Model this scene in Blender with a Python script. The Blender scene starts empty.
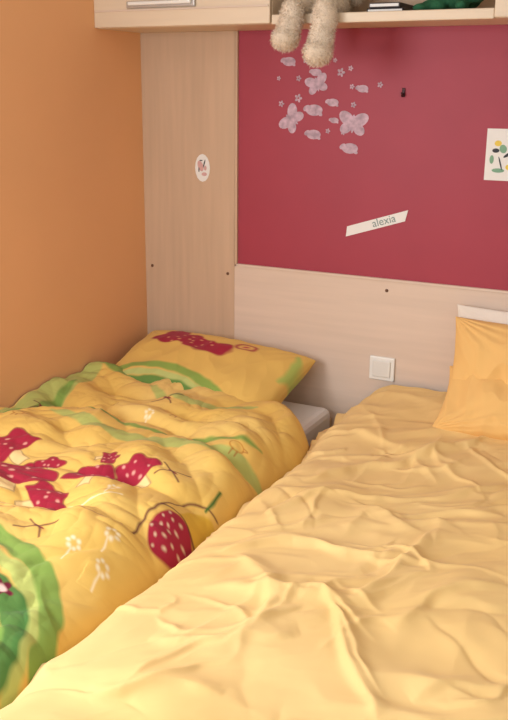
import bpy, bmesh, math, random
import numpy as np
from mathutils import Matrix, Vector
random.seed(4); np.random.seed(4)
scn=bpy.context.scene
scn.view_settings.view_transform='Standard'
COL=bpy.context.collection
# ---------------------------------------------------------------- helpers
def lin(c):
    if max(c)>1: c=[x/255 for x in c]
    return tuple((x/12.92 if x<=.04045 else ((x+.055)/1.055)**2.4) for x in c)
def mat(name,rgb,rough=.6,bump=None,var=None,spec=.3,metal=0,attr=None,sheen=0):
    m=bpy.data.materials.new(name);m.use_nodes=True;nt=m.node_tree;b=nt.nodes['Principled BSDF']
    c=(*lin(rgb),1) if rgb else (1,1,1,1)
    b.inputs['Base Color'].default_value=c
    b.inputs['Roughness'].default_value=rough;b.inputs['Metallic'].default_value=metal
    b.inputs['Specular IOR Level'].default_value=spec
    if sheen: b.inputs['Sheen Weight'].default_value=sheen
    tc=nt.nodes.new('ShaderNodeTexCoord')
    if attr:
        a=nt.nodes.new('ShaderNodeAttribute');a.attribute_name=attr
        nt.links.new(a.outputs['Color'],b.inputs['Base Color'])
    if var:   # (scale vec, amount, noise scale)
        mp=nt.nodes.new('ShaderNodeMapping');mp.inputs['Scale'].default_value=var[0]
        n=nt.nodes.new('ShaderNodeTexNoise');n.inputs['Scale'].default_value=var[2];n.inputs['Detail'].default_value=5
        nt.links.new(tc.outputs['Object'],mp.inputs['Vector']);nt.links.new(mp.outputs['Vector'],n.inputs['Vector'])
        r=nt.nodes.new('ShaderNodeValToRGB')
        a=var[1];r.color_ramp.elements[0].position=.3;r.color_ramp.elements[1].position=.7
        r.color_ramp.elements[0].color=(*[x*(1-a) for x in c[:3]],1);r.color_ramp.elements[1].color=(*[min(1,x*(1+a)) for x in c[:3]],1)
        nt.links.new(n.outputs['Fac'],r.inputs['Fac']);nt.links.new(r.outputs['Color'],b.inputs['Base Color'])
    if bump:
        n2=nt.nodes.new('ShaderNodeTexNoise');n2.inputs['Scale'].default_value=bump[0];n2.inputs['Detail'].default_value=4
        nt.links.new(tc.outputs['Object'],n2.inputs['Vector'])
        bp=nt.nodes.new('ShaderNodeBump');bp.inputs['Strength'].default_value=bump[1];bp.inputs['Distance'].default_value=bump[2]
        nt.links.new(n2.outputs['Fac'],bp.inputs['Height']);nt.links.new(bp.outputs['Normal'],b.inputs['Normal'])
    return m
def obj(name,me,parent=None,m=None,smooth=False):
    o=bpy.data.objects.new(name,me);COL.objects.link(o)
    if m: me.materials.append(m)
    if parent: o.parent=parent
    if smooth:
        for p_ in me.polygons:p_.use_smooth=True
    return o
def empty(name,loc=(0,0,0)):
    o=bpy.data.objects.new(name,None);COL.objects.link(o);o.empty_display_size=.05;return o
def box(name,lo,hi,m,parent=None,bevel=0):
    bm=bmesh.new();bmesh.ops.create_cube(bm,size=1)
    for v in bm.verts:
        v.co=Vector([lo[i]+(v.co[i]+.5)*(hi[i]-lo[i]) for i in range(3)])
    if bevel: bmesh.ops.bevel(bm,geom=bm.edges[:],offset=bevel,segments=3,affect='EDGES',profile=.5)
    me=bpy.data.meshes.new(name);bm.to_mesh(me);bm.free()
    return obj(name,me,parent,m,smooth=False)
def cyl(name,a,b_,r,m,parent=None,seg=20,r2=None):
    a=Vector(a);b_=Vector(b_);d=b_-a
    bm=bmesh.new();bmesh.ops.create_cone(bm,cap_ends=True,segments=seg,radius1=r,radius2=r if r2 is None else r2,depth=d.length)
    q=d.to_track_quat('Z','Y').to_matrix().to_4x4();q.translation=(a+b_)/2
    bmesh.ops.transform(bm,matrix=q,verts=bm.verts)
    me=bpy.data.meshes.new(name);bm.to_mesh(me);bm.free();return obj(name,me,parent,m,True)
# noise
PERM=np.random.RandomState(11).permutation(512)
ANG=np.random.RandomState(12).rand(512)*2*np.pi
def noise(x,y,seed=0):
    xi=np.floor(x).astype(int);yi=np.floor(y).astype(int);xf=x-xi;yf=y-yi
    def g(ix,iy,dx,dy):
        h=PERM[(PERM[(ix+seed*37)%512]+iy)%512];a=ANG[h];return np.cos(a)*dx+np.sin(a)*dy
    u=xf**3*(xf*(xf*6-15)+10);v=yf**3*(yf*(yf*6-15)+10)
    a=g(xi,yi,xf,yf);b=g(xi+1,yi,xf-1,yf);c=g(xi,yi+1,xf,yf-1);d=g(xi+1,yi+1,xf-1,yf-1)
    return ((a*(1-u)+b*u)*(1-v)+(c*(1-u)+d*u)*v)*1.4
def seg_d(px,py,a,b):
    ax,ay=a;bx,by=b;dx=bx-ax;dy=by-ay
    t=np.clip(((px-ax)*dx+(py-ay)*dy)/(dx*dx+dy*dy+1e-12),0,1)
    ex=px-ax-t*dx;ey=py-ay-t*dy
    return np.hypot(ex,ey),np.sign(ex*dy-ey*dx),t
def poly_d(px,py,pts):
    D=np.full(px.shape,9.);S=np.ones(px.shape);T=np.zeros(px.shape);n=len(pts)-1
    for i in range(n):
        d,s,t=seg_d(px,py,pts[i],pts[i+1]);k=d<D
        D=np.where(k,d,D);S=np.where(k,s,S);T=np.where(k,(i+t)/n,T)
    return D,S,T
def smooth_pts(pts,it=2):
    for _ in range(it):
        q=[pts[0]]
        for a,b in zip(pts[:-1],pts[1:]):
            q+=[(a[0]*.75+b[0]*.25,a[1]*.75+b[1]*.25),(a[0]*.25+b[0]*.75,a[1]*.25+b[1]*.75)]
        pts=q+[pts[-1]]
    return pts
def grid_mesh(name,X,Y,Z,m,parent=None,colors=None,closed_back=False):
    ny,nx=X.shape
    co=np.stack([X,Y,Z],-1).reshape(-1,3)
    idx=np.arange(ny*nx).reshape(ny,nx)
    f=np.stack([idx[:-1,:-1],idx[:-1,1:],idx[1:,1:],idx[1:,:-1]],-1).reshape(-1,4)
    me=bpy.data.meshes.new(name);me.vertices.add(len(co));me.vertices.foreach_set('co',co.ravel())
    me.loops.add(len(f)*4);me.loops.foreach_set('vertex_index',f.ravel().astype(np.int32))
    me.polygons.add(len(f));me.polygons.foreach_set('loop_start',np.arange(0,len(f)*4,4,dtype=np.int32));me.polygons.foreach_set('loop_total',np.full(len(f),4,dtype=np.int32))
    me.polygons.foreach_set('use_smooth',np.ones(len(f),dtype=bool))
    me.update();me.validate()
    if colors is not None:
        ca=me.color_attributes.new('Col','FLOAT_COLOR','POINT')
        c=np.concatenate([colors.reshape(-1,3),np.ones((ny*nx,1))],1);ca.data.foreach_set('color',c.ravel())
    return obj(name,me,parent,m)
def L(c): return np.array(lin(c))
def paint(C,mask,c,a=1.):
    k=(np.clip(mask,0,1)*a)[...,None];return C*(1-k)+L(c)*k
def edge(d,w=.002): return np.clip(.5-d/w/2,0,1)   # d<0 inside

# ---------------------------------------------------------------- camera
f=925;psi=math.radians(27);p=math.radians(16.2);rho=math.radians(0.5)
C0=Vector((1.81,-2.69,1.50))
F=Vector((-math.sin(psi)*math.cos(p),math.cos(psi)*math.cos(p),-math.sin(p)))
R=Vector((math.cos(psi),math.sin(psi),0));U=R.cross(F)
R2=R*math.cos(rho)+U*math.sin(rho);U2=U*math.cos(rho)-R*math.sin(rho)
cam=bpy.data.objects.new('camera',bpy.data.cameras.new('camera'));COL.objects.link(cam)
M=Matrix((R2,U2,-F)).transposed().to_4x4();M.translation=C0;cam.matrix_world=M
cam.data.sensor_fit='VERTICAL';cam.data.sensor_height=36;cam.data.lens=f/720*36;cam.data.clip_start=.05
scn.camera=cam

# ---------------------------------------------------------------- materials
m_orange=mat('orange_wall_paint',(242,184,132),.6,bump=(60,.08,.002),var=((1,1,1),.03,2.))
m_wood=mat('pale_beech_laminate',(204,174,146),.45,bump=(80,.03,.001),var=((14,14,.8),.06,3.))
m_woodh=mat('pale_beech_laminate_horizontal',(222,200,182),.45,var=((.8,14,14),.045,3.))
m_cream=mat('cream_laminate',(224,204,178),.4,var=((.8,14,14),.04,3.))
m_red=mat('crimson_panel',(164,58,74),.5,bump=(200,.04,.001),var=((1,1,1),.04,5.),spec=.35)
m_white=mat('white_plastic',(240,238,232),.3,spec=.5)
m_paper=mat('white_paper',(238,236,232),.8)
m_dark=mat('dark_plastic',(30,26,26),.5)
m_metal=mat('brushed_metal',(190,188,184),.35,metal=.6)
m_floor=mat('laminate_floor',(140,120,100),.5,var=((1,12,1),.2,3.))
m_ceil=mat('white_ceiling',(232,232,230),.8,var=((1,1,1),.02,3.))
m_pale=mat('white_wall_paint',(226,224,222),.8,var=((1,1,1),.02,3.))
m_matt=mat('mattress_ticking',(230,226,226),.85,bump=(300,.2,.001))
m_frame=mat('bed_frame_wood',(205,172,136),.5,var=((14,.8,14),.1,3.))

# ---------------------------------------------------------------- room
RX=2.3;FY=-3.35;H=2.14;WX=.012
box('floor',(-.1,FY-.1,-.06),(RX+.1,.1,0),m_floor)
box('ceiling',(-.1,FY-.1,H),(RX+.1,.1,H+.06),m_ceil)
wl=empty('wall_left')
box('main',(-.1,-1.75,0),(WX,.1,H),m_orange,wl);box('front_part',(-.1,FY-.1,0),(WX,-2.95,H),m_orange,wl)
box('below',(-.1,-2.95,0),(WX,-1.75,.95),m_orange,wl);box('above',(-.1,-2.95,1.97),(WX,-1.75,H),m_orange,wl)
box('wall_right',(RX,FY-.1,0),(RX+.1,.1,H),m_pale)
box('wall_back',(0,.012,0),(RX,.1,H),m_wood)
fw=empty('wall_front')
box('below',(0,FY-.1,0),(RX,FY,.95),m_pale,fw);box('above',(0,FY-.1,1.97),(RX,FY,H),m_pale,fw)
box('left_part',(0,FY-.1,.95),(.35,FY,1.97),m_pale,fw);box('right_part',(1.55,FY-.1,.95),(RX,FY,1.97),m_pale,fw)
w1=empty('window_1')
for nm,lo,hi in (('jamb_left',(.35,FY-.08,.95),(.39,FY-.02,1.97)),('jamb_right',(1.51,FY-.08,.95),(1.55,FY-.02,1.97)),('sill',(.35,FY-.1,.95),(1.55,FY+.03,.99)),('head',(.35,FY-.08,1.93),(1.55,FY-.02,1.97)),('mullion',(.93,FY-.07,.99),(.97,FY-.03,1.93))):
    box(nm,lo,hi,m_white,w1,.004)
w2=empty('window_2')
for nm,lo,hi in (('jamb_front',(-.08,-2.95,.95),(-.02,-2.91,1.97)),('jamb_back',(-.08,-1.79,.95),(-.02,-1.75,1.97)),('sill',(-.1,-2.95,.95),(.04,-1.75,.99)),('head',(-.08,-2.95,1.93),(-.02,-1.75,1.97)),('mullion',(-.07,-2.37,.99),(-.03,-2.33,1.93))):
    box(nm,lo,hi,m_white,w2,.004)
# back-wall panelling
wp=empty('wood_wall_panel')
box('left_upright',(WX,-.004,.0),(.365,.012,1.68),m_wood,wp,.001)
box('lower_panel',(.365,-.004,0),(RX-.002,.012,.94),m_woodh,wp,.001)
box('right_upright',(1.475,-.004,.94),(RX-.002,.012,1.68),m_wood,wp,.001)
box('edge_trim_vertical',(.367,-.008,.94),(.376,.012,1.68),m_wood,wp,.002)
box('edge_trim_horizontal',(.367,-.008,.940),(1.475,.012,.949),m_woodh,wp,.002)
for x,z in ((.04,.912),(.34,.912),(.90,.912)):
    cyl('screw_cap',(x,-.003,z),(x,-.006,z),.005,mat('screw',(110,78,58),.5),wp)
box('red_wall_panel',(.376,.001,.949),(1.475,.011,1.70),m_red)
box('baseboard_left',(WX,FY,0),(WX+.012,-1.97,.06),m_cream)

# ---------------------------------------------------------------- cabinet
cab=empty('overhead_cabinet')
CB,CT=1.68,2.08
box('bottom_board',(WX,-.235,CB),(1.84,0,CB+.02),m_cream,cab,.002)
box('top_board',(WX,-.235,CT-.018),(1.84,0,CT),m_cream,cab,.002)
box('back_board',(WX,-.012,CB+.02),(1.84,0,CT-.018),mat('cabinet_back',(205,180,155),.6),cab)
for x in (WX,.590,1.225,1.822): box('divider',(x,-.235,CB+.02),(x+.018,-.002,CT-.018),m_cream,cab,.001)
box('open_shelf_lip',(.61,-.247,CB-.002),(1.225,-.233,CB+.024),m_cream,cab,.003)
for a,b in ((WX,.607),(1.226,1.838)):
    box('door',(a,-.252,CB+.001),(b,-.236,CT-.002),m_cream,cab,.003)
    box('door_rail',(a+.004,-.256,CB+.045),(b-.004,-.251,CB+.05),m_woodh,cab,.001)
    hx=a+.125
    box('handle_plate',(hx,-.262,CB+.052),(hx+.235,-.252,CB+.072),m_metal,cab,.003)
    box('handle_grip',(hx+.01,-.270,CB+.060),(hx+.225,-.262,CB+.070),m_white,cab,.003)

# things on the open shelf
bk=empty('book_stack')
for i,(c,w) in enumerate((((38,34,36),.10),((60,52,50),.09))):
    z=CB+.0205+i*.014
    box('cover_%d'%i,(.88+i*.005,-.22,z),(.88+w,-.06,z+.013),mat('book_cover%d'%i,c,.5),bk,.001)
    box('pages_%d'%i,(.883+i*.005,-.222,z+.003),(.88+w-.003,-.062,z+.010),m_paper,bk)
# ---------------------------------------------------------------- blobs (plush shapes)
def ellipsoids(name,parts,m,voxel=.006,parent=None,disp=None,fur=0,furlen=.006,furmat=None):
    bm=bmesh.new()
    for c,r,rot in parts:
        s=bmesh.ops.create_icosphere(bm,subdivisions=3,radius=1)
        Mx=Matrix.Translation(c)@rot.to_4x4()@Matrix.Diagonal((*r,1))
        bmesh.ops.transform(bm,matrix=Mx,verts=s['verts'])
    me=bpy.data.meshes.new(name);bm.to_mesh(me);bm.free()
    o=obj(name,me,parent,m)
    md=o.modifiers.new('r','REMESH');md.mode='VOXEL';md.voxel_size=voxel;md.use_smooth_shade=True
    sm=o.modifiers.new('s','SMOOTH');sm.iterations=6;sm.factor=.6
    dg=bpy.context.evaluated_depsgraph_get();ev=o.evaluated_get(dg);me2=bpy.data.meshes.new_from_object(ev)
    o.modifiers.clear();o.data=me2
    for p_ in me2.polygons:p_.use_smooth=True
    if fur:
        vs=[];fs=[];polys=list(me2.polygons);areas=np.array([q.area for q in polys]);cs=np.random.choice(len(polys),fur,p=areas/areas.sum())
        for i in cs:
            q=polys[i];n=q.normal;pc=Vector(q.center)+Vector(np.random.randn(3)*.002)
            d=(n+Vector(np.random.randn(3)*.45)+Vector((0,0,-.35))).normalized();t=n.cross(Vector(np.random.randn(3))).normalized()*.0009
            k=len(vs);vs+=[pc-t,pc+t,pc+d*furlen*random.uniform(.6,1.3)];fs.append((k,k+1,k+2))
        fm=bpy.data.meshes.new(name+'_fur');fm.from_pydata(vs,[],fs);obj(name+'_fur',fm,parent,furmat or m)
    return o
I3=Matrix.Identity(3)
def rot(x=0,y=0,z=0): 
    from mathutils import Euler
    return Euler((math.radians(x),math.radians(y),math.radians(z))).to_matrix()
m_plush=mat('cream_plush',(230,212,190),.95,bump=(220,.6,.004),var=((1,1,1),.12,60.),spec=.1,sheen=.3)
tb=empty('teddy_bear')
zb=CB+.022
parts=[((.735,-.12,zb+.075),(.075,.06,.085),I3),((.735,-.12,zb+.19),(.062,.055,.058),I3),
 ((.735,-.172,zb+.18),(.030,.026,.024),I3),((.685,-.115,zb+.238),(.022,.012,.022),I3),((.785,-.115,zb+.238),(.022,.012,.022),I3),
 ((.665,-.15,zb+.085),(.026,.03,.06),rot(25,12,0)),((.81,-.15,zb+.085),(.026,.03,.06),rot(25,-12,0)),
 ((.695,-.20,zb+.028),(.034,.075,.034),rot(0,0,-8)),((.686,-.274,zb-.004),(.030,.034,.046),I3),((.680,-.286,zb-.045),(.031,.033,.040),I3),((.676,-.296,zb-.066),(.035,.044,.030),I3),
 ((.775,-.20,zb+.028),(.036,.075,.036),rot(0,0,4)),((.780,-.274,zb-.014),(.033,.035,.056),I3),((.778,-.286,zb-.066),(.033,.034,.050),I3),((.775,-.300,zb-.102),(.037,.046,.033),I3)]
ellipsoids('body',[(Vector(a),b,c) for a,b,c in parts],m_plush,.006,tb,fur=26000,furlen=.007)
for x in (.715,.757):
    ellipsoids('eye',[(Vector((x,-.172,zb+.205)),(.006,.005,.006),I3)],m_dark,.002,tb)
ellipsoids('nose',[(Vector((.735,-.198,zb+.187)),(.010,.006,.007),I3)],m_dark,.002,tb)
m_green=mat('dark_green_plush',(40,92,62),.9,bump=(150,.5,.003),var=((1,1,1),.25,40.))
gf=empty('plush_frog')
gz=CB+.021
ellipsoids('body',[(Vector(a),b,I3) for a,b in (((1.10,-.13,gz+.040),(.065,.055,.038)),((1.155,-.17,gz+.05),(.035,.034,.030)),((1.14,-.19,gz+.078),(.012,.012,.012)),((1.17,-.185,gz+.078),(.012,.012,.012)),((1.05,-.18,gz+.018),(.035,.022,.018)),((1.02,-.20,gz+.012),(.022,.018,.012)),((1.13,-.2,gz+.015),(.018,.03,.014)))],m_green,.005,gf)
for x in(1.139,1.171): ellipsoids('eye',[(Vector((x,-.200,gz+.080)),(.006,.005,.006),I3)],m_white,.002,gf)

# ---------------------------------------------------------------- wall stickers
def flat(name,polys,y,m,parent=None,th=.0008,step=0):
    vs=[];fs=[]
    for i,pl in enumerate(polys):
        k=len(vs);vs+=[(x,y-i*step,z) for x,z in pl];fs.append(tuple(range(k,k+len(pl))))
    me=bpy.data.meshes.new(name);me.from_pydata(vs,[],fs);o=obj(name,me,parent,m)
    if not step:
        s=o.modifiers.new('s','SOLIDIFY');s.thickness=th;s.offset=0
    return o
def ell(cx,cz,a,b,ang=0,n=16):
    ca,sa=math.cos(ang),math.sin(ang)
    return [(cx+a*math.cos(t)*ca-b*math.sin(t)*sa,cz+a*math.cos(t)*sa+b*math.sin(t)*ca) for t in [2*math.pi*i/n for i in range(n)]]
def flower(cx,cz,r,n=5,a0=0):
    return [ell(cx+r*.6*math.cos(a0+2*math.pi*i/n),cz+r*.6*math.sin(a0+2*math.pi*i/n),r*.42,r*.30,a0+2*math.pi*i/n) for i in range(n)]
def butterfly(cx,cz,r,a):
    o=[]
    for s in(-1,1):
        for da,l,w in((.55,.62,.40),(-.6,.45,.34)):
            an=a+(da if s>0 else math.pi-da)
            o.append(ell(cx+math.cos(an)*r*.55,cz+math.sin(an)*r*.55,r*l,r*w,an))
    o.append(ell(cx,cz,r*.12,r*.6,a));return o
def hedge(cx,cz,r):
    return [ell(cx,cz,r,r*.6),ell(cx-r*.9,cz+r*.2,r*.45,r*.3,.5),ell(cx+r*.7,cz-r*.4,r*.3,r*.2,-.5)]
def Wp(u,v): return (.49+(u-272)*.00337,1.62-(v-50)*.0029)
P=[]
P+=butterfly(*Wp(318,84),.036,.3);P+=hedge(*Wp(290,61),.022);P+=hedge(*Wp(317,72),.018);P+=butterfly(*Wp(294,120),.042,1.0)
P+=hedge(*Wp(316,110),.028);P+=butterfly(*Wp(354,123),.046,-.1);P+=hedge(*Wp(316,135),.024);P+=hedge(*Wp(352,148),.026)
P+=hedge(*Wp(334,102),.019);P+=hedge(*Wp(336,120),.014);P+=flower(*Wp(300,98),.013);P+=hedge(*Wp(362,88),.018);P+=flower(*Wp(378,84),.009)
P+=flower(*Wp(341,72),.013);P+=flower(*Wp(350,68),.008);P+=flower(*Wp(335,60),.007);P+=flower(*Wp(283,104),.010);P+=flower(*Wp(300,78),.009)
P+=flower(*Wp(330,131),.008);P+=flower(*Wp(345,132),.008);P+=flower(*Wp(307,60),.010);P+=flower(*Wp(354,104),.009);P+=flower(*Wp(280,78),.007);P+=flower(*Wp(352,86),.008)
flat('wall_sticker_cluster',P,.0004,mat('faded_lilac_sticker',(192,164,178),.5,var=((1,1,1),.35,55.)),step=.000012)
# name label
nl=empty('name_label')
flat('strip',[[(.757,1.068),(.945,1.128),(.953,1.162),(.760,1.100)]],.0002,m_paper,nl,.003)
fc=bpy.data.curves.new('t','FONT');fc.body='alexia';fc.size=.034;fc.extrude=.0003
ft=bpy.data.objects.new('t',fc);COL.objects.link(ft)
ft.matrix_world=Matrix.Translation((.845,-.002,1.103))@Matrix.Rotation(math.radians(-17.5),4,'Y')@Matrix.Rotation(math.radians(90),4,'X')
dg=bpy.context.evaluated_depsgraph_get();tm=bpy.data.meshes.new_from_object(ft.evaluated_get(dg));tm.transform(ft.matrix_world);bpy.data.objects.remove(ft)
tm.materials.clear();obj('lettering',tm,nl,mat('teal_ink',(140,158,154),.6))
# wall drawing
wd=empty('paper_drawing')
flat('sheet',[[(1.172,1.262),(1.262,1.262),(1.262,1.405),(1.172,1.405)]],.0002,m_paper,wd,.001)
ink=mat('black_ink',(60,60,66),.6)
flat('doodle_dark',[ell(1.20,1.345,.010,.006),ell(1.235,1.335,.015,.004,.6),ell(1.215,1.31,.002,.02,.3),ell(1.24,1.365,.006,.010)],-.0012,ink,wd,.0004)
flat('doodle_green',[ell(1.22,1.35,.010,.012,.4),ell(1.21,1.29,.018,.006),ell(1.19,1.32,.006,.012)],-.0010,mat('green_ink',(130,172,142),.6),wd,.0004)
flat('doodle_yellow',[ell(1.205,1.365,.010,.008),ell(1.24,1.30,.010,.008)],-.0008,mat('yellow_ink',(235,205,90),.6),wd,.0004)
# small sticker on wood
ws=empty('wood_sticker')
flat('backing',[ell(.245,1.256,.028,.045)],-.0045,m_paper,ws,.0008)
flat('pink_figure',[ell(.238,1.262,.010,.018,.4),ell(.252,1.236,.010,.006),ell(.256,1.256,.005,.008)],-.0053,mat('pink_ink',(214,170,166),.6),ws,.0004)
flat('dark_figure',[ell(.252,1.27,.002,.014,-.3),ell(.24,1.28,.006,.002),ell(.232,1.25,.002,.008)],-.0057,ink,ws,.0004)
# hook
hk=empty('coat_hook')
m_hook=mat('dark_bronze',(70,30,36),.5)
box('plate',(.915,-.003,1.487),(.925,.001,1.513),m_hook,hk,.002)
cyl('peg',(.92,-.003,1.495),(.92,-.014,1.490),.003,m_hook,hk);cyl('tip',(.92,-.014,1.490),(.92,-.017,1.500),.003,m_hook,hk)
# socket
sk=empty('wall_socket')
box('frame',(.857,-.013,.623),(.940,-.004,.700),m_white,sk,.004)
box('rocker',(.869,-.018,.635),(.928,-.012,.688),mat('white_plastic_rocker',(228,226,220),.3),sk,.003)

# ---------------------------------------------------------------- beds
def bed(name,x0,x1,parent):
    box('base',(x0+.01,-1.93,.10),(x1-.01,-.02,.28),m_frame,parent,.004)
    for lx in(x0+.03,x1-.08):
        for ly in(-1.9,-.10): box('leg',(lx,ly,0),(lx+.05,ly+.05,.10),m_frame,parent,.003)
    box('head_rail',(x0+.005,-.03,.10),(x1-.005,-.008,.47),m_frame,parent,.004)
bl=empty('bed');bed('l',0.012,.74,bl)
box('mattress',(.02,-1.93,.28),(.745,-.034,.515),m_matt,bl,.025)
br=empty('bed.001');bed('r',.80,1.70,br)
box('mattress',(.845,-1.93,.28),(1.695,-.034,.50),m_matt,br,.03)

def q(a): a=np.clip(a,0,1);return np.sqrt(1-(1-a)**2)
# --- right duvet
m_dr=mat('yellow_cotton',(250,214,140),.85,bump=(900,.15,.0006),spec=.12,sheen=.08,attr='Col')
def stroke_add(h,x,y,pts,amp,w1,w2,pw=1.5):
    xs=[a for a,_ in pts];ys=[b for _,b in pts];m_=.09
    k=(x>min(xs)-m_)&(x<max(xs)+m_)&(y>min(ys)-m_)&(y<max(ys)+m_)
    if not k.any(): return
    D,sg,T=poly_d(x[k],y[k],pts);taper=np.clip(np.minimum(T,1-T)*3.2,0,1);taper=taper*taper*(3-2*taper)
    side=np.where(sg>0,w1,w2)*(.6+.4*taper)
    h[k]+=amp*taper*np.exp(-(D/side)**pw)
def folds_right(x,y):
    h=np.zeros_like(x)
    wx=x+.05*noise(x*4,y*4,1)+.012*noise(x*14,y*14,4);wy=y+.05*noise(x*4,y*4,2)+.012*noise(x*14,y*14,6)
    h+=.020*noise(wx*2.2,wy*2.2,3)
    for k,(sc,st,am,an) in enumerate(((5.,2.0,.013,38),(9.,3.5,.009,20),(16,6,.0034,55),(30,12,.0010,35))):
        a=math.radians(an);u=(wx*math.cos(a)+wy*math.sin(a));v=(-wx*math.sin(a)+wy*math.cos(a))
        n=noise(u*st+7*k,v*sc+3*k,5+k)
        msk=np.clip(.6+1.2*noise(x*3+k*5,y*3,20+k),0.1,1.4)
        h+=am*msk*(1-2*np.sqrt(n*n+.003))
    S=['94,-73 104,-56 121,-41 134,-21','95,-96 106,-81 124,-68 140,-48','95,-120 107,-106 119,-107 133,-97','135,-86 132,-107 128,-124','99,-131 111,-129 117,-122 127,-125 137,-134','125,-126 133,-139 142,-151','100,-150 113,-147 122,-138','139,-129 145,-111 152,-103','100,-166 110,-158 121,-158','93,-35 108,-35 131,-47','120,-86 128,-75 146,-72','101,-117 111,-129 115,-146','145,-142 151,-133 159,-132']
    for i,s in enumerate(S):
        pts=smooth_pts([tuple(float(c)/100 for c in t.split(',')) for t in s.split()])
        amp=[.014,.014,.017,.013,.014,.013,.011,.012,.009,.009,.011,.010,.010][i]
        stroke_add(h,wx,wy,pts,amp,.013,.030,1.7)
    rs=np.random.RandomState(21)
    for i in range(85):
        cx=rs.uniform(.85,1.68);cy=-rs.uniform(.10,1.85);Ln=rs.uniform(.12,.42)
        an=math.radians(rs.choice([42,28,60,-50,-25],p=[.35,.25,.15,.15,.10])+rs.normal(0,10));cv=rs.normal(0,.8)
        pts=[]
        for tt in np.linspace(-.5,.5,6):
            aa=an+cv*tt;pts.append((cx+Ln*tt*math.cos(aa),cy+Ln*tt*math.sin(aa)))
        w=rs.uniform(.007,.014);stroke_add(h,wx,wy,pts,rs.uniform(.0025,.0075)*rs.choice([1,1,-.8]),w,w*rs.uniform(1.,2.2),1.7)
    for fx,fy,a0,a1,n in ((1.10,-1.13,10,170,6),(1.10,-1.13,190,350,6),(1.16,-.22,200,320,7),(1.45,-.95,100,260,5)):
        for i in range(n):
            aa=math.radians(a0+(a1-a0)*(i+.5)/n+rs.normal(0,8));r0=rs.uniform(.05,.13);r1=r0+rs.uniform(.15,.40);cv=rs.normal(0,.3)
            pts=[(fx+rr*math.cos(aa+cv*(rr-r0)*3),fy+rr*math.sin(aa+cv*(rr-r0)*3)) for rr in np.linspace(r0,r1,6)]
            w=rs.uniform(.006,.011);stroke_add(h,wx,wy,pts,rs.uniform(.003,.007),w,w*1.8,1.7)
    return h
ny,nx=700,500
t=np.linspace(0,1,ny)[:,None];s=np.linspace(-.26,1.16,nx)[None,:]
Yg=-.03-t*1.95+0*s
xl=np.interp(-Yg[:,0],[0,.2,.45,.6,1.1,1.5,2.0],[.840,.845,.855,.86,.86,.855,.85])[:,None]+.010*noise(Yg[:,:1]*6,Yg[:,:1]*0+.3,9)
xr_=1.74
r=.07
ds=s*.9
def prof(ds,r):
    q1=math.pi/2*r
    a=np.clip(ds/q1,0,1)*math.pi/2
    dx=np.where(ds<0,0,r*(1-np.cos(a)));dz=np.where(ds<0,-r+ds,-r+r*np.sin(a))
    dx=np.where(ds>q1,r+(ds-q1),dx);return dx,dz
dx,dz=prof(ds+0*Yg,r)
X=xl+dx;Z=dz
over=X>xr_-r
ex=np.clip((X-(xr_-r))/(r*math.pi/2),0,10)
a=np.clip(ex,0,1)*math.pi/2
X=np.where(over,xr_-r+r*np.sin(a),X);Z=np.where(over,Z-r*(1-np.cos(a))-np.clip(ex-1,0,10)*r*math.pi/2,Z)
ztop=.565+.045*np.exp(-((Yg)/.14)**2)*np.clip((X-.84)/.10,0.2,1)
Z=Z+ztop
Z=np.maximum(Z,.22)
h=folds_right(X,Yg)
topness=np.clip((Z-.40)/.12,0.25,1)
Z=Z+h*topness
X=X-np.where(ds<.03,h*.8,0)
ft_=np.clip((-Yg-1.86)/.10,0,1);Z=Z-ft_**2*.16
CR=np.ones(X.shape+(3,))*L((240,206,142));CR=paint(CR,np.clip(.5+noise(X*3,Yg*3,31),0,1),(233,195,126),.6)
grid_mesh('duvet',X,Yg,Z,m_dr,br,CR)

# --- left duvet
m_dl=mat('printed_cotton',None,.85,bump=(900,.15,.0006),spec=.12,sheen=.08,attr='Col')
ny,nx=960,520
t=(np.linspace(0,1,ny)**1.05)[:,None];s=(1-(1-np.linspace(0,1,nx))**1.3)[None,:]
xr=.870
yh=-.26-.02*np.cos(s*9)-.20*np.clip((s-.72)/.28,0,1)**2
X=.018+s*(xr-.018)+0*t
Lg=1.95+yh
Y=yh-t*Lg
wx=X+.04*noise(X*5,Y*5,41);wy=Y+.04*noise(X*5,Y*5,42)
dR=(xr-X);dH=(yh-Y);dF=t*0+(Y+1.95)
pr=q(dR/.13)*q(dH/.10)*q(dF/.1)
zb_=np.interp(X,[0,.70,.86],[.51,.51,.42])
ztop=.624-.02*np.clip((X-.45)/.4,0,1)
puff=.035*noise(wx*3.2,wy*3.2,43)
cre=0
for kk,(st,sc,am,an) in enumerate(((3,6,.022,-25),(6,11,.010,30),(12,20,.0032,70),(20,36,.0010,10))):
    a=math.radians(an);u=wx*math.cos(a)+wy*math.sin(a);v=-wx*math.sin(a)+wy*math.cos(a)
    n=noise(u*st+3*kk,v*sc+9*kk,50+kk);cre=cre+am*(np.sqrt(n*n+.001)**.8*1.6-.5)
lumps=0
for (lx,ly,lr,lh) in ((.05,-.32,.11,.03),(.30,-.45,.18,.01),(.72,-.62,.12,.035),(.30,-.95,.18,.03),(.62,-.90,.16,.03),(.45,-1.35,.2,.02),(.70,-1.25,.12,.02)):
    lumps=lumps+lh*np.exp(-((X-lx)**2+(Y-ly)**2)/lr**2)
for pts,am in (([(.10,-.62),(.35,-.70),(.60,-.72),(.80,-.78)],-.030),([(.25,-1.1),(.5,-1.05),(.80,-1.02)],-.028),([(.45,-1.3),(.62,-1.2),(.8,-1.22)],-.018),([(.05,-.45),(.2,-.5),(.4,-.42)],-.018)):
    D,sg,T=poly_d(wx,wy,smooth_pts(pts));lumps=lumps+am*np.exp(-(D/.03)**1.5)
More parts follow.
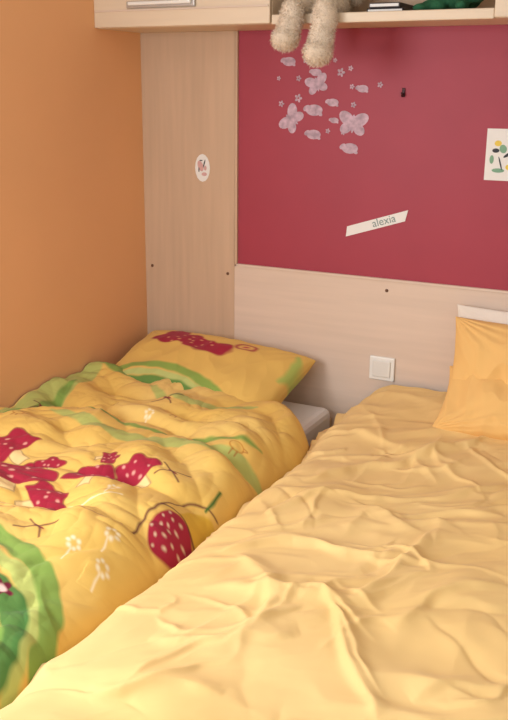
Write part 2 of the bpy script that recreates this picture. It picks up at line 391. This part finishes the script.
hs=np.zeros_like(X);rs=np.random.RandomState(5)
for i in range(55):
    cx=rs.uniform(.05,.83);cy=-rs.uniform(.30,1.8);Ln=rs.uniform(.08,.28);an=rs.uniform(0,math.pi);cv=rs.normal(0,1.)
    pts=[(cx+Ln*tt*math.cos(an+cv*tt),cy+Ln*tt*math.sin(an+cv*tt)) for tt in np.linspace(-.5,.5,6)]
    w=rs.uniform(.008,.015);stroke_add(hs,wx,wy,pts,rs.uniform(.002,.006)*rs.choice([1,-1]),w,w*2,1.6)
Z=zb_+(ztop-zb_+puff+cre+lumps+hs)*pr
def leftpattern(X,Y):
    C=np.ones(X.shape+(3,))*L((232,192,102))
    n=noise(X*4,Y*4,61);C=paint(C,np.clip(n*1.5,0,1),(236,204,130),.6)
    px=X+.006*noise(X*25,Y*25,62);py=Y+.006*noise(X*25,Y*25,63)
    def band(pts,w,c,al=.9,off=0,e=.004):
        nonlocal C
        D,sg,T=poly_d(px,py,smooth_pts(pts));ww=w*np.sin(np.clip(T,.03,.97)*math.pi)**.5
        C=paint(C,edge(D-ww,e),c,al)
    G=(126,160,76);G2=(180,190,108);G3=(72,124,62)
    band([(.02,-1.05),(.08,-.85),(.06,-.62),(.05,-.44),(.03,-.28)],.045,G2);band([(.05,-1.0),(.11,-.82),(.09,-.62),(.07,-.5)],.016,G)
    band([(.0,-.30),(.10,-.33),(.2,-.37)],.028,G)
    band([(.20,-.78),(.42,-.84),(.60,-.82),(.75,-.75),(.85,-.76)],.028,G2);band([(.25,-.72),(.45,-.75),(.62,-.74),(.8,-.67)],.010,G)
    band([(.30,-.42),(.42,-.50),(.55,-.50),(.66,-.42)],.018,G2)
    band([(.40,-1.34),(.54,-1.41),(.69,-1.43),(.80,-1.51),(.87,-1.66)],.024,G,.95)
    band([(.43,-1.41),(.58,-1.47),(.71,-1.48),(.80,-1.57),(.86,-1.72)],.018,G2,.95)
    band([(.46,-1.48),(.62,-1.53),(.73,-1.54),(.80,-1.62),(.85,-1.78)],.025,G3,.95)
    band([(.48,-1.56),(.66,-1.60),(.76,-1.62),(.82,-1.73)],.020,G,.95)
    band([(.50,-1.66),(.70,-1.66),(.80,-1.73),(.8,-1.86)],.05,G3,.95)
    def spot(cx,cy,r,c,lob=5,am=.25,ph=0,sx=1,sy=1,al=1.):
        nonlocal C
        dx=(px-cx)/sx;dy=(py-cy)/sy;th=np.arctan2(dy,dx);d=np.hypot(dx,dy)
        C=paint(C,edge(d-r*(1-am+am*np.cos(lob*th+ph)),.003),c,al)
    def line(pts,w,c):
        nonlocal C
        D,sg,T=poly_d(px,py,smooth_pts(pts));C=paint(C,edge(D-w,.0025),c)
    RED=(166,40,62);PK=(228,160,146);DK=(96,36,46)
    for cx,cy,r,an in ((.40,-1.17,.105,.5),(.30,-1.06,.085,1.3),(.52,-1.21,.070,-.6),(.43,-1.07,.045,.9),(.57,-1.08,.074,.2),(.645,-1.01,.062,1.1),(.54,-.985,.036,-1),(.14,-1.2,.06,0),(.26,-1.22,.07,.5),(.20,-1.05,.05,0)):
        ca,sa=math.cos(an),math.sin(an)
        dx=(px-cx)*ca+(py-cy)*sa;dy=-(px-cx)*sa+(py-cy)*ca
        C=paint(C,edge(np.maximum(np.abs(dx)-r*.2,np.abs(dy+r*.45)-r*.3),.003),(242,212,150))
        C=paint(C,edge(np.abs(np.maximum(np.abs(dx)-r*.2,np.abs(dy+r*.45)-r*.3))-.001,.002),DK,.7)
        wob=.12*np.cos(6*np.arctan2(dy,dx)+cx*30);rad=np.hypot(dx,dy*1.1)-r*(.92+wob)
        m1=edge(rad,.003)*np.clip((dy+r*.3)/.004,0,1);C=paint(C,m1,RED)
        for a in range(7):
            rr=r*.28*math.sqrt(a);ddx=rr*math.cos(a*2.4);ddy=rr*.75*math.sin(a*2.4)+r*.2
            C=paint(C,edge(np.hypot(dx-ddx,dy-ddy)-r*.06,.002),PK)
        C=paint(C,edge(np.abs(rad)-.0012,.002)*np.clip((dy+r*.3)/.004,0,1),DK,.7)
    spot(.835,-1.06,.055,(220,178,66),1,.1,0,.75,1.3)
    spot(.818,-1.145,.052,RED,1,.08,0,.85,1.35)
    for a in range(16):
        an=a*2.4;rr=.0105*math.sqrt(a);spot(.818+rr*.9*math.cos(an),-1.145+rr*1.3*math.sin(an),.0028,(240,215,180),1,0)
    line([(.775,-1.22),(.765,-1.12),(.785,-1.03),(.81,-.98),(.845,-.98)],.0022,DK);line([(.82,-.99),(.83,-.95),(.82,-.92)],.003,(70,110,50))
    line([(.77,-1.10),(.81,-1.07),(.86,-1.10)],.0022,DK)
    for bx,by in((.72,-.97),(.10,-.70),(.42,-.52),(.62,-1.34)):
        spot(bx,by,.015,(150,50,60),2,.5,.6,1,.6);line([(bx-.03,by-.03),(bx+.03,by+.035)],.0022,DK);line([(bx-.035,by+.02),(bx,by),(bx+.03,by-.025)],.002,DK)
    for cx,cy in((.76,-.72),(.30,-.58),(.20,-.90),(.52,-.62)):
        th=np.hypot((px-cx),(py-cy));C=paint(C,edge(np.abs(th-.016)-.0014,.002),(196,130,50));line([(cx+.016,cy),(cx+.032,cy+.008),(cx+.016,cy+.01)],.0013,(170,90,40))
        line([(cx-.005,cy-.016),(cx-.008,cy-.030)],.0013,(170,90,40));line([(cx+.006,cy-.016),(cx+.008,cy-.030)],.0013,(170,90,40))
    for cx,cy in((.77,-1.28),(.80,-1.36),(.73,-1.36),(.45,-.66),(.66,-1.12),(.36,-1.30)):
        for a in range(6): spot(cx+.012*math.cos(a*1.047),cy+.012*math.sin(a*1.047),.0042,(248,234,200),1,0)
        line([(cx,cy-.014),(cx+.008,cy-.05)],.0012,(248,234,200))
    line([(.47,-1.29),(.55,-1.29),(.62,-1.23),(.68,-1.27),(.75,-1.22)],.0016,(170,110,80));line([(.30,-1.32),(.40,-1.32),(.48,-1.26)],.0018,(250,236,200))
    line([(.58,-1.21),(.65,-1.20),(.70,-1.15)],.0018,(250,236,200))
    for cx,cy,r in((.70,-1.54,.024),(.76,-1.70,.018)):
        spot(cx,cy,r,(110,30,50),5,.25);spot(cx,cy,r*.35,(240,200,190),1,0)
    return C
grid_mesh('duvet',X,Y,Z,m_dl,bl,leftpattern(X,Y))

# ---------------------------------------------------------------- pillows
def pillow(name,w,d,th,Mx,m,colfn=None,seed=0,wr=.006,parent=None):
    n=220
    U_,V_=np.meshgrid(np.linspace(-1,1,n),np.linspace(-1,1,n))
    X=U_*w/2*(1-.05*(1-V_**2)**1*np.abs(U_)**4);Y=V_*d/2*(1-.05*(1-U_**2)*np.abs(V_)**4)
    a=np.clip(1-np.abs(U_)**2.6,0,1);b=np.clip(1-np.abs(V_)**2.6,0,1)
    T=th/2*(a*b)**.42
    wn=noise(X*9+seed,Y*9,70+seed)*wr*1.5+(1-2*np.abs(noise(X*16+seed,Y*10,71+seed)))*wr*.6
    for cx in(-1,1):
        for cy in(-1,1):
            ang=np.arctan2(V_-cy,U_-cx);dd=np.hypot(U_-cx,V_-cy);wn=wn+wr*.6*np.sin(ang*22)*np.exp(-dd*3)
    fac=(a*b)**.35
    pe=empty(name)if parent is None else parent
    cols=colfn(X/(w/2),Y/(d/2)) if colfn else None
    for nm,sg in(('front_face',1),('back_face',-1)):
        Z=sg*(T+wn*fac)
        co=np.stack([X,Y,Z,np.ones_like(X)],-1)@np.array(Mx).T
        if sg<0: co=co[:,::-1]
        grid_mesh(nm,co[...,0],co[...,1],co[...,2],m,pe,(cols if sg>0 else cols[:,::-1]) if cols is not None else None)
    return pe
def pl_pat(u,v):
    C=np.ones(u.shape+(3,))*L((232,192,104))
    pu=u+.02*noise(u*6,v*6,81);pv=v+.02*noise(u*6,v*6,82)
    def band(pts,w,c,al=.95):
        nonlocal C
        D,sg,T=poly_d(pu,pv,smooth_pts(pts));C=paint(C,edge(D-w*np.sin(np.clip(T,.05,.95)*math.pi)**.5,.02),c,al)
    o=-.24
    band([(-.98,-.35+o),(-.5,-.05+o),(0,-.05+o),(.45,-.30+o),(.80,-.7+o)],.08,(140,172,82));band([(-.98,-.5+o),(-.45,-.22+o),(0,-.22+o),(.45,-.45+o),(.72,-.75+o)],.06,(190,202,124))
    band([(-.95,-.62+o),(-.4,-.40+o),(.1,-.38+o),(.55,-.70+o)],.11,(92,140,70));band([(.90,.8),(.95,.4),(.9,.1)],.04,(176,194,100))
    R_=(168,42,64)
    D,_,_=poly_d(pu,pv,smooth_pts([(-.56,.50),(-.35,.58),(-.15,.43),(.12,.38)]))
    C=paint(C,edge(D-.17-.03*np.sin(pu*22)*np.cos(pv*18),.02),R_)
    C=paint(C,edge(np.hypot(pu+.5,(pv-.70)*.8)-.14,.02),R_)
    for a in range(18):
        aa=a*2.4;C=paint(C,edge(np.hypot(pu+.22-.075*math.sqrt(a)*math.cos(aa),pv-.48-.05*math.sqrt(a)*math.sin(aa))-.014,.012),(232,170,120))
    D=np.abs(np.hypot((pu-.38)*.9,pv-.58)-.1)
    C=paint(C,edge(D-.018,.02),R_)
    C=paint(C,edge(np.hypot((pu-.38),pv-.58)-.04,.02),(200,80,80))
    return C
Mx=Matrix.Translation((.362,-.240,.607))@Matrix.Rotation(math.radians(19),4,'X')@Matrix.Rotation(math.radians(-3),4,'Z')
pillow('pillow',.64,.42,.16,Mx,m_dl,pl_pat,1,.006)
m_po=mat('orange_yellow_cotton',(240,194,122),.85,bump=(900,.15,.0006),spec=.12,sheen=.08)
m_pw=mat('white_cotton',(236,226,214),.8,bump=(900,.15,.0006),spec=.15)
Mx=Matrix.Translation((1.455,-.115,.713))@Matrix.Rotation(math.radians(72),4,'X')
pillow('pillow.001',.64,.33,.13,Mx,m_po,None,5,.013)
Mx=Matrix.Translation((1.47,-.175,.652))@Matrix.Rotation(math.radians(42),4,'X')
pillow('pillow.002',.67,.22,.13,Mx,m_po,None,3,.013)
Mx=Matrix.Translation((1.45,-.045,.735))@Matrix.Rotation(math.radians(86),4,'X')
pillow('pillow.003',.64,.33,.04,Mx,m_pw,None,8,.003)

# ---------------------------------------------------------------- light
def area(name,loc,tgt,sx,sy,power,col):
    l=bpy.data.lights.new(name,'AREA');l.shape='RECTANGLE';l.size=sx;l.size_y=sy;l.energy=power;l.color=col
    o=bpy.data.objects.new(name,l);COL.objects.link(o);o.location=loc
    o.rotation_euler=(Vector(tgt)-Vector(loc)).to_track_quat('-Z','Y').to_euler();return o
area('window_daylight',(.03,-2.35,1.50),(1.2,-.7,.6),.9,.8,30,(.95,.97,1))
area('window_daylight_front',(.95,FY+.04,1.46),(.5,-.4,1.0),1.1,.9,9,(.95,.97,1))
area('ceiling_fill',(1.1,-1.6,H-.03),(1.1,-1.6,0),.5,.5,2.5,(1,.95,.9))  # unseen fill lamp added under the ceiling to soften the window light
w=bpy.data.worlds.new('World');scn.world=w;w.use_nodes=True
w.node_tree.nodes['Background'].inputs[0].default_value=(.8,.9,1,1);w.node_tree.nodes['Background'].inputs[1].default_value=1.0
